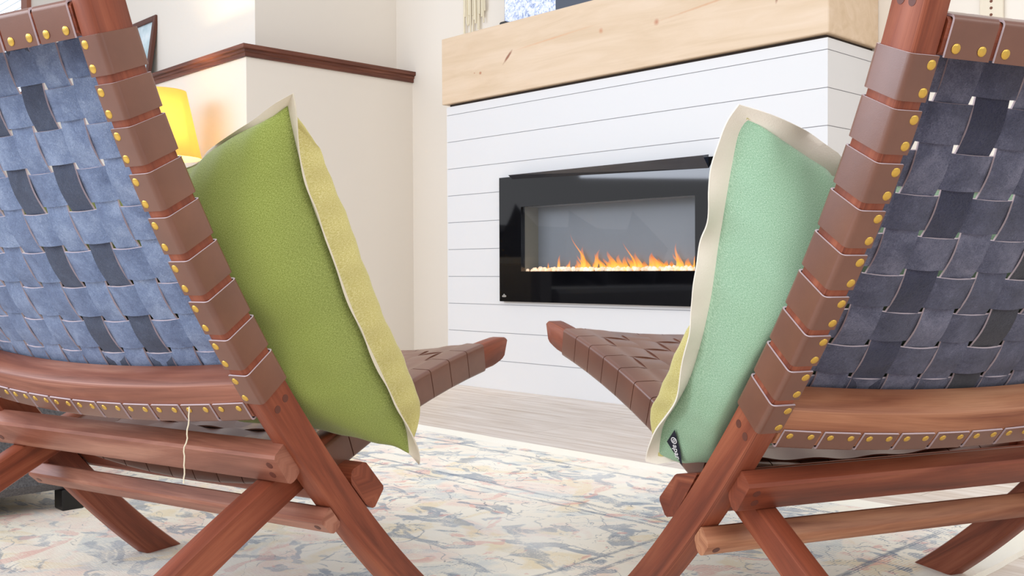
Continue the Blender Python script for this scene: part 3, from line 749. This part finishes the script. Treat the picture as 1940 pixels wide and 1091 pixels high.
cuL,plnL,nL=make_cushion(chairL,'green linen cushion, its olive tone painted light, with a narrow cream flange, leaning in the left chair',
  [(.365,.292,.262),(.365,.282,.303),(.365,.250,.349),(.365,.215,.401),(.365,.170,.466),(.365,.120,.558),(.365,.086,.618),(.365,.065,.671),(.365,.051,.712),(.365,.045,.735)],
  [(-.13,.20,.33),(-.135,.13,.44),(-.135,.05,.55),(-.13,-.01,.655)],
  [(.365,.045,.735),(.341,.028,.716),(.295,.025,.702),(.244,.027,.683),(.20,.030,.665),(.05,.01,.652),(-.13,-.01,.655)],
  [(.365,.292,.262),(.335,.262,.288),(.29,.235,.310),(.20,.22,.325),(-.13,.20,.33)],
  'cloth_lit_olive','cloth_lit_lime',.105,.095,.020,'flange',1.7,.0022,lambda v:.95,lambda v:.056,restL,.005)
cuR,plnR,nR=make_cushion(chairR,'green linen cushion, its mint tone painted light, with wide white flange and black label, leaning in the right chair',
  [(-.352,.234,.277),(-.352,.219,.320),(-.352,.182,.356),(-.352,.144,.401),(-.352,.106,.483),(-.352,.083,.566),(-.352,.058,.646),(-.352,.044,.685),(-.352,.026,.703)],
  [(.13,.17,.335),(.135,.10,.43),(.135,.03,.53),(.13,-.02,.625)],
  [(-.352,.026,.703),(-.323,.012,.682),(-.284,.013,.662),(-.253,.015,.648),(-.22,.017,.635),(-.05,.0,.622),(.13,-.02,.625)],
  [(-.352,.234,.277),(-.325,.215,.275),(-.285,.20,.285),(-.20,.19,.320),(.13,.17,.335)],
  'cloth_lit_mint','cloth_lit_lime',.105,.09,.027,'flange_white',4.1,.0040,lambda v:.75*smoothstep((.5-v)/.25),lambda v:.05*smoothstep((.62-v)/.3),restR,-.004)
# woven label on the right cushion with its lettering
P0=plnR(.006,.125)+nR*.008; P1=plnR(.004,.070)+nR*.008; P2=plnR(.045,.022)+nR*.010; P3=P0.lerp(P2,.5)+(P0.lerp(P2,.5)-P1)*.10
vs=[P0,P1,P2,P3]; vs=vs+[q+nR*.0012 for q in vs]
tg_=obj('label',vs,[(0,1,2,3),(7,6,5,4),(0,4,5,1),(1,5,6,2),(2,6,7,3),(3,7,4,0)],'tag',cuR); fixn(tg_); tg_['label']='black woven label with white lettering'
def text_mesh(txt,size,mt,parent,name):
    cu=bpy.data.curves.new(name,'FONT'); cu.body=txt; cu.size=size; cu.extrude=.0002; cu.align_x='CENTER'; cu.align_y='CENTER'
    t=bpy.data.objects.new(name,cu); COL.objects.link(t); dg=bpy.context.evaluated_depsgraph_get(); me=bpy.data.meshes.new_from_object(t.evaluated_get(dg))
    bpy.data.objects.remove(t); me.materials.clear(); me.materials.append(M[mt]); o=bpy.data.objects.new(name,me); COL.objects.link(o); o.parent=parent; return o
e1=(vs[6]-vs[4]).normalized(); nn_=(vs[5]-vs[4]).cross(vs[7]-vs[4]).normalized()
if nn_.dot(nR)<0: nn_=-nn_
if False: pass
e2=nn_.cross(e1)
mt4=Matrix((e1,e2,nn_)).transposed().to_4x4(); mt4.translation=vs[4].lerp(vs[6],.60)+nn_*.0016+e2*(-.004)
tx=text_mesh('apar',.012,'print',tg_,'lettering'); tx.matrix_local=mt4
ring=[]; v,f=tube([(.0042*cos(a*pi/8),.0042*sin(a*pi/8),0) for a in range(17)],.0006,6); lg=obj('emblem',v,f,'print',tg_); m5=mt4.copy(); m5.translation=vs[4].lerp(vs[6],.28)+nn_*.0016+e2*(-.004); lg.matrix_local=m5
v,f=tube([(.0018*cos(a*pi/4),.0018*sin(a*pi/4),0) for a in range(9)],.0005,6); lg2=obj('emblem',v,f,'print',tg_); lg2.matrix_local=m5

# ------------------------------------------------------------------ room shell (local x=-s, y=n)
RLOC=(RX,RY,0); RROT=-RA
def rb(name, mb, mats, **kw):
    o=mb.build(name,mats,**kw); o.location=RLOC; o.rotation_euler=(0,0,RROT); return o
FZ=-.01
tag(rb('floor',MB().box(-9,4,-4.6,.36,FZ-.05,FZ),'floor'),kind='structure')
tag(rb('wall_back',MB().box(-2.90,4,.34,.46,FZ,2.9),'wall'),kind='structure')
# left wall block: thick lower part with a ledge, thinner upper part
tag(rb('wall_left',MB().box(-9,-2.64,-.67,.34,FZ,1.585).box(-9,-2.78,-.54,.34,1.585,3.4),'wall'),kind='structure')
# ledge trim
def trim_prof(): return [(0,1.553),(.012,1.553),(.012,1.571),(.018,1.575),(.018,1.586),(.030,1.590),(.030,1.609),(0,1.609)]
v=[];f=[]; pr=trim_prof(); n=len(pr)
for (cx,cy,dx,dy) in ((-2.64,.34,1,0),(-2.64,-.67,1,-1),(-9,-.67,0,-1)):
    for d,z in pr: v.append((cx+dx*d,cy+dy*d,z))
for i in range(2):
    for k in range(n): f.append((i*n+k,i*n+(k+1)%n,(i+1)*n+(k+1)%n,(i+1)*n+k))
f.append(tuple(range(n))); f.append(tuple(2*n+k for k in range(n)))
uvv=[(a[0]+a[1],a[2]*3+a[0]*.2) for a in v]
o=obj('trim_1',v,f,'wood_dark',uv=uvv); fixn(o); o.location=RLOC; o.rotation_euler=(0,0,RROT); tag(o,kind='structure')
o=rb('trim_2',MB().box(-9,-2.64,-.668,-.54,1.586,1.606).box(-2.779,-2.645,-.67,.34,1.586,1.606),'wood_dark'); tag(o,kind='structure')
# fireplace bump-out in white shiplap
W_=1.955; g0,gp=1.2605,.12671
mb=MB()
ux0,ux1,uz0,uz1=-1.53,-.42,.41,.92                      # hole behind the fire unit
core=.0035
def layer(z0,z1,mi=0,ins=0.):
    a0,a1,b0,b1=-W_+ins,-ins,0+ins,.34
    if z1<=uz0 or z0>=uz1: mb.box(a0,a1,b0,b1,z0,z1,mi); return
    for q0,q1,hole in ((z0,max(z0,uz0),0),(max(z0,uz0),min(z1,uz1),1),(min(z1,uz1),z1,0)):
        if q1-q0<1e-4: continue
        if not hole: mb.box(a0,a1,b0,b1,q0,q1,mi)
        else: mb.box(a0,ux0,b0,b1,q0,q1,mi).box(ux1,a1,b0,b1,q0,q1,mi).box(ux0,ux1,.15,b1,q0,q1,mi)
zz=[FZ]+[g0-gp*i for i in range(9,-1,-1)]+[1.300]
for a,b_ in zip(zz,zz[1:]):
    lo=a+(.0015 if a>FZ else 0); hi=b_-(.0015 if b_<1.29 else 0); layer(lo,hi)
for g in zz[1:-1]: layer(g-.0015,g+.0015,1,core)
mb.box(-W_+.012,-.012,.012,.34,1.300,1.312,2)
fw=rb('wall_fireplace',mb,['shiplap','groove','gap']); tag(fw,kind='structure')
o=rb('mantel_beam',MB().box(-1.972,.012,-.016,.338,1.312,1.622,c=.003),'pine'); tag(o,'thick pale pine mantel beam with knots above the white shiplap','mantel')
# electric fire
fire=empty('electric_fireplace',room_w(.976,0,.39),RROT); tag(fire,'wide black glass electric fireplace with orange flames in the shiplap wall','fireplace')
def lf(x): return x+.976
mb=MB(); OX0,OX1,OZ0,OZ1=-1.434+.976,-.518+.976,.523-.39,.804-.39; FX0,FX1=-1.571+.976,-.381+.976
n0,n1=-.024,.0
mb.box(FX0,OX0,n0,n1,0,.549).box(OX1,FX1,n0,n1,0,.549).box(OX0,OX1,n0,n1,0,OZ0).box(OX0,OX1,n0,n1,OZ1,.549)
mb.build('front_panel','black_glass',fire)
BD=.085
mb=MB(); mb.box(OX0-.004,OX1+.004,BD,BD+.01,OZ0-.03,OZ1+.03,0); mb.box(OX0-.012,OX0-.001,.0,BD,OZ0-.03,OZ1+.02,1); mb.box(OX1+.001,OX1+.012,.0,BD,OZ0-.03,OZ1+.02,1)
mb.box(OX0,OX1,0,BD,OZ1+.001,OZ1+.012,0); mb.box(OX0,OX1,.0,BD,OZ0-.034,OZ0-.006,2)
mb.build('firebox',['fbox','fside','black'],fire)
MB().box(OX0-.003,OX1+.003,-.016,-.012,OZ0-.003,OZ1+.003).build('glass_pane','pane',fire)
# sloping heat hood along the top
hx0,hx1=-1.486+.976,-.457+.976
v=[(hx0,-.026,.557),(hx1,-.026,.557),(hx1,-.075,.548),(hx0,-.03,.556),(hx1,-.026,.520),(hx0,-.026,.545)]
v=[(hx0,-.0245,.558),(hx1,-.0245,.558),(hx0,-.050,.554),(hx1,-.062,.552),(hx0,-.0245,.538),(hx1,-.0245,.508)]
o=obj('heat_hood',v,[(0,1,3,2),(2,3,5,4),(0,4,5,1),(0,2,4),(1,5,3)],'hood',fire); fixn(o)
v=[];pts=[(-.014,-.003),(-.011,-.006),(.009,-.006),(.013,-.003),(.013,0),(.009,.003),(.005,.003),(.003,.007),(-.001,.009),(-.005,.006),(-.006,.003),(-.011,.002)]
v=[(FX0+.030+x,-.0246,.025+z) for x,z in pts]+[(FX0+.030+x,-.0240,.025+z) for x,z in pts]; n=len(pts)
o=obj('maker_emblem',v,[tuple(range(n)),tuple(range(n,2*n))[::-1]]+[(k,(k+1)%n,n+(k+1)%n,n+k) for k in range(n)],'steel',fire); fixn(o)
rf=random.Random(5)
# flames
def flame(x,y,h,wd,lean,z0=.0,curl=0):
    v=[];f=[];seg=10;K=12
    for i in range(K+1):
        t=i/K; r=wd*(sin(pi*min(1,.18+t*.82))**.8)*(1-t*.35)+.0003; cx=x+lean*t**1.6*h+curl*sin(t*5.5)*.012; 
        for k in range(seg): a=2*pi*k/seg; v.append((cx+r*cos(a),y+.4*r*sin(a),z0+h*t))
    for i in range(K):
        for k in range(seg): f.append((i*seg+k,i*seg+(k+1)%seg,(i+1)*seg+(k+1)%seg,(i+1)*seg+k))
    f.append(tuple(range(seg))[::-1]); f.append(tuple(K*seg+k for k in range(seg)))
    o=obj('flame',v,f,'flame',fire,smooth=True,ang=80); o.location=(0,0,OZ0-.002); fixn(o)
# px positions along the pane (target pixels) -> x
FL=[(1032,.030,.004,0,0),(1053,.052,.0065,.25,.3),(1084,.036,.006,.2,0),(1100,.026,.008,.1,0),(1110,.075,.012,.15,.8),(1113,.115,.004,-.35,1.4),(1119,.05,.007,-.5,.5),(1134,.066,.010,.5,.8),
    (1140,.030,.012,0,.3),(1150,.055,.007,-.2,1),(1163,.028,.006,0,0),(1178,.06,.014,-.3,.8),(1187,.05,.012,.3,1),(1196,.045,.012,.2,.5),(1204,.03,.012,-.3,.3),(1215,.085,.004,-.5,.6),(1222,.055,.010,-.1,.9),
    (1232,.03,.014,0,.3),(1241,.055,.010,.35,.8),(1254,.05,.012,-.35,.8),(1263,.032,.012,.4,.3),(1279,.078,.006,.1,.8),(1287,.05,.007,-.35,.8),(1303,.052,.009,.4,.6),(1314,.042,.012,.4,.4),(1320,.025,.010,.1,0),(1272,.03,.012,.1,.2),(1208,.04,.01,.2,.4),(1170,.04,.01,.2,.4)]
def px2x(px):                                           # place along the fire at mid depth
    t=(px-996)/(1324-996); return lerp(OX0+.01,OX1,t**1.0*1.0/(1.0+.30*(1-t)))
FL+=[(1010+i*13.5+rf.uniform(-5,5),rf.uniform(.016,.028),rf.uniform(.009,.013),rf.uniform(-.4,.4),rf.uniform(0,.6)) for i in range(5,23)]
FL+=[(1112+i*19+rf.uniform(-6,6),rf.uniform(.032,.050),rf.uniform(.010,.014),rf.uniform(-.5,.5),rf.uniform(.3,1)) for i in range(12)]
for px,h,wd,lean,curl in FL: flame(px2x(px),.058+rf.uniform(-.012,.012),h*1.45,wd*1.35,lean,0,curl)
# glass crystals on the ember bed
import bmesh
bm=bmesh.new(); bmesh.ops.create_icosphere(bm,subdivisions=2,radius=1)
for vv in bm.verts: vv.co*=1+.22*noise.noise(vv.co*1.7+Vector((3,1,2)))
cm=bpy.data.meshes.new('fire_crystal'); bm.to_mesh(cm); bm.free(); cm.materials.append(M['crystal'])
for p in cm.polygons: p.use_smooth=False
for i in range(96):
    row=i%2; x=lerp(OX0+.008,OX1-.006,(i//2+.5*row+rf.uniform(-.3,.3))/48.5)
    r=rf.uniform(.009,.0135); y=(.016 if row==0 else .034)+rf.uniform(-.004,.004)
    o=bpy.data.objects.new('fire_crystal',cm); COL.objects.link(o)
    P_w=room_w(.976-x, y, .39+OZ0-.006+r*.85+(.004 if row else 0)); o.location=P_w; o.scale=(r,r*.85,r*.85); o.rotation_euler=(rf.uniform(0,3),rf.uniform(0,3),rf.uniform(0,3))
    tag(o,'glowing glass fire crystal lying on the ember bed below the flames','crystal','glass crystals along the ember bed')
# television on the mantel
tv=empty('television',room_w(.99,.10,1.622),RROT); tag(tv,'black edged television with pale speckled picture standing on the pine mantel','television')
MB().box(-.665,.665,-.008,.03,.028,.80,c=.003).build('frame','black',tv)
MB().box(-.659,.659,-.0095,-.0085,.030,.792).build('screen','tv',tv)
for sx in (-.635,.635): 
    MB().box(sx-.022,sx+.022,-.05,.06,0,.034,c=.006).build('stand_foot','black',tv)
for s in tv.children:
    if s.name.startswith('screen'):
        pass
# macrame and woven band on the back wall
mac=empty('macrame_hanging',room_w(2.12,.325,1.70),RROT); tag(mac,'cream macrame wall hanging of loose cords left of the pine mantel','wall hanging')
MB().add(*tube([(-.16,0,.62),(.16,0,.62)],.008,8)).build('rod','pine',mac)
for i in range(15):
    x=-.075+.0115*i+rf.uniform(-.003,.003); z1=.03+.10*abs(sin(i*1.9))+(.0 if i not in (9,10) else -.08)
    loop=i in (2,5)
    pth=[(x+.003*sin(k*.8+i),.003*cos(k+i)-.002*(i%3),lerp(.62,z1,k/10)) for k in range(11)]
    if loop: pth+= [(x+.006,0,z1-.012),(x+.013,0,z1-.006),(x+.014,0,z1+.03),(x+.013,.002,z1+.2)]
    v,f=tube(pth,.0042 if i%4 else .006,6); obj('cord',v,f,'cord',mac,smooth=True)
band_=empty('woven_wall_band',room_w(-.40,.334,.95),RROT); tag(band_,'cream strap hanging on the wall to the right of the mantel, above the right chair','wall hanging')
MB().box(-.037,.037,-.006,.003,0,.95,c=.002).build('strap','flange',band_)
for k in range(9): 
    v,f=lathe([(.0001,.001),(.0045,.001),(.005,-.001)],10); o=obj('eyelet',v,f,'edge_brown',band_); o.location=(.0,-.0065,.34+.022*k); o.rotation_euler=(pi/2,0,0)
# picture frame leaning on the ledge
pf=empty('picture_frame',room_w(4.10,-.60,1.6065),RROT); pf.rotation_euler=(0,0,RROT)
tag(pf,'dark wood picture frame leaning on the wall ledge above the lamp','picture frame')
tilt=-.15
def tl(o): o.rotation_euler=(tilt,0,0); return o
mb=MB(); a,b_,h=-.23,.23,.40; fwid=.032
mb.box(a,a+fwid,-.012,.012,0,h,c=.003).box(b_-fwid,b_,-.012,.012,0,h,c=.003).box(a+fwid,b_-fwid,-.012,.012,0,fwid,c=.003).box(a+fwid,b_-fwid,-.012,.012,h-fwid,h,c=.003)
fo=tl(mb.build('moulding','wood_dark',pf,)); 
tl(MB().box(a+fwid-.004,b_-fwid+.004,.0,.004,fwid-.004,h-fwid+.004).build('print','art',pf))
# window with blinds far left
wn=empty('window_1',room_w(6.9,-.54,1.85),RROT); tag(wn,kind='structure')
MB().box(-.86,.86,-.004,.0,0,1.1).build('pane','daylight',wn)
mb=MB(); 
mb.box(-.98,-.86,-.03,0,-.1,1.2).box(.86,.98,-.03,0,-.1,1.2).box(-.86,.86,-.03,0,1.1,1.2).box(-.86,.86,-.03,0,-.1,0); mb.build('window_frame','wood_pink',wn)
mb=MB()
for k in range(20): mb.box(-.85,.85,-.020,-.012,.03+.053*k,.036+.053*k)
mb.build('blind','blind',wn)
# lamp on a side table
TZ=.60
st=empty('side_table',room_w(2.98,-.95,FZ),RROT); tag(st,'small white side table in the corner carrying the lamp, behind the left chair','table')
v,f=lathe([(.0001,TZ-.025),(.20,TZ-.025),(.205,TZ-.012),(.20,TZ),(.0001,TZ)],36); obj('table_top',v,f,'ceramic',st,smooth=True)
v,f=lathe([(.02,.02),(.018,.3),(.02,TZ-.025)],16); obj('pedestal',v,f,'ceramic',st,smooth=True)
v,f=lathe([(.0001,0),(.14,0),(.14,.012),(.02,.02),(.0001,.02)],32); obj('foot',v,f,'ceramic',st,smooth=True)
lp=empty('table_lamp',room_w(2.98,-.95,FZ+TZ),RROT); tag(lp,'table lamp with glowing yellow shade in the corner behind the left chair','lamp')
v,f=lathe([(.0001,0),(.07,0),(.075,.015),(.05,.04),(.085,.12),(.09,.2),(.05,.3),(.02,.34),(.012,.36),(.012,.46),(.0001,.46)],32); obj('base',v,f,'ceramic',lp,smooth=True)
zb=1.075-FZ-TZ; v,f=lathe([(.198,zb),(.128,zb+.325),(.126,zb+.325),(.196,zb)],48); o=obj('lamp_shade',v,f,'shade',lp,smooth=True,ang=60)
v,f=lathe([(.0001,.50),(.02,.50),(.03,.54),(.02,.58),(.0001,.585)],16); obj('bulb',v,f,'bulb',lp,smooth=True)
pl=bpy.data.lights.new('lamp_light','POINT'); pl.energy=40; pl.color=(1,.80,.48); pl.shadow_soft_size=.05; plo=bpy.data.objects.new('lamp_light',pl); COL.objects.link(plo); plo.location=room_w(2.98,-.95,FZ+TZ+.62)
# rug
rug_c=room_w(-1.0+RUG_HX,-.94-RUG_HY,0)
v=[];f=[]; NX,NY=60,50
for i in range(NX+1):
    for j in range(NY+1):
        x=lerp(-RUG_HX,RUG_HX,i/NX); y=lerp(-RUG_HY,RUG_HY,j/NY)
        if i in (0,NX): x+=.004*noise.noise(Vector((y*9,i,0)))
        if j in (0,NY): y+=.004*noise.noise(Vector((x*9,j,5)))
        v.append((x,y,0))
for i in range(NX):
    for j in range(NY): k=i*(NY+1)+j; f.append((k,k+NY+1,k+NY+2,k+1))
top=len(v); edge=[i*(NY+1) for i in range(NX+1)]+[NX*(NY+1)+j for j in range(1,NY+1)]+[i*(NY+1)+NY for i in range(NX-1,-1,-1)]+[j for j in range(NY-1,0,-1)]
for e in edge: x,y,z=v[e]; v.append((x*1.0015,y*1.0015,-.0098))
ne=len(edge)
for k in range(ne): f.append((edge[k],top+k,top+(k+1)%ne,edge[(k+1)%ne]))
o=obj('rug',v,f,'rug'); fixn(o); o.location=rug_c; o.rotation_euler=(0,0,RROT); tag(o,'large faded cream oriental rug with slate blue and coral motifs under both chairs','rug')
# grey ottoman whose dark foot shows under the left chair
ot=empty('ottoman',room_w(1.045,-2.66,0),RROT); tag(ot,'low dark grey upholstered ottoman on black block feet, left of the left chair','ottoman')
MB().box(-.46,.46,-.42,.42,.046,.37,c=.02).build('body','sofa',ot)
for sx in (-.41,.41):
    for sy in (-.37,.37): MB().box(sx+.0,sx+.048,sy-.0,sy+.048,0,.046,c=.002).build('foot','black',ot)
# sofa against the left side, seen in the fire glass
so=empty('sofa',room_w(3.0,-2.46,FZ),RROT); tag(so,'grey three seat sofa beyond the left chair, mirrored in the fireplace glass','sofa')
MB().box(-.45,.42,-1.0,1.0,.08,.42,c=.03).build('seat',  'sofa',so)
MB().box(-.62,-.42,-1.0,1.0,.08,.86,c=.05).build('backrest','sofa',so)
for sy in (-1.09,1.09): MB().box(-.62,.42,sy-.09,sy+.09,.06,.62,c=.04).build('armrest','sofa',so)
for sx in (-.55,.36):
    for sy in (-1.1,1.1): MB().box(sx-.03,sx+.03,sy-.03,sy+.03,0,.07).build('foot','black',so)
for k,(yy,rr) in enumerate(((-.75,.1),(-.1,-.2),(.55,.15))):
    v=[];f=[];N_=14
    for sd in (1,-1):
        for i in range(N_+1):
            for j in range(N_+1):
                u=i/N_*2-1;w_=j/N_*2-1; h=.075*(max(0,1-abs(u)**3)*max(0,1-abs(w_)**3))**.5; v.append((sd*h,u*.24*(1-.08*(1-w_*w_)),w_*.24*(1-.08*(1-u*u))))
    q=(N_+1)**2
    for sd in (0,1):
        for i in range(N_):
            for j in range(N_): a=sd*q+i*(N_+1)+j; f.append((a,a+1,a+N_+2,a+N_+1))
    o=obj('sofa_cushion',v,f,'dcush',smooth=True,ang=80); fixn(o); pw=room_w(3.0+.30,-2.46+yy,FZ+.68); o.location=pw; o.rotation_euler=(rr+.6,-.25,RROT)
    tag(o,['charcoal cushion at the near end of the grey sofa','charcoal cushion in the middle of the grey sofa','charcoal cushion at the far end of the grey sofa by the lamp'][k],'cushion','charcoal cushions on the grey sofa')
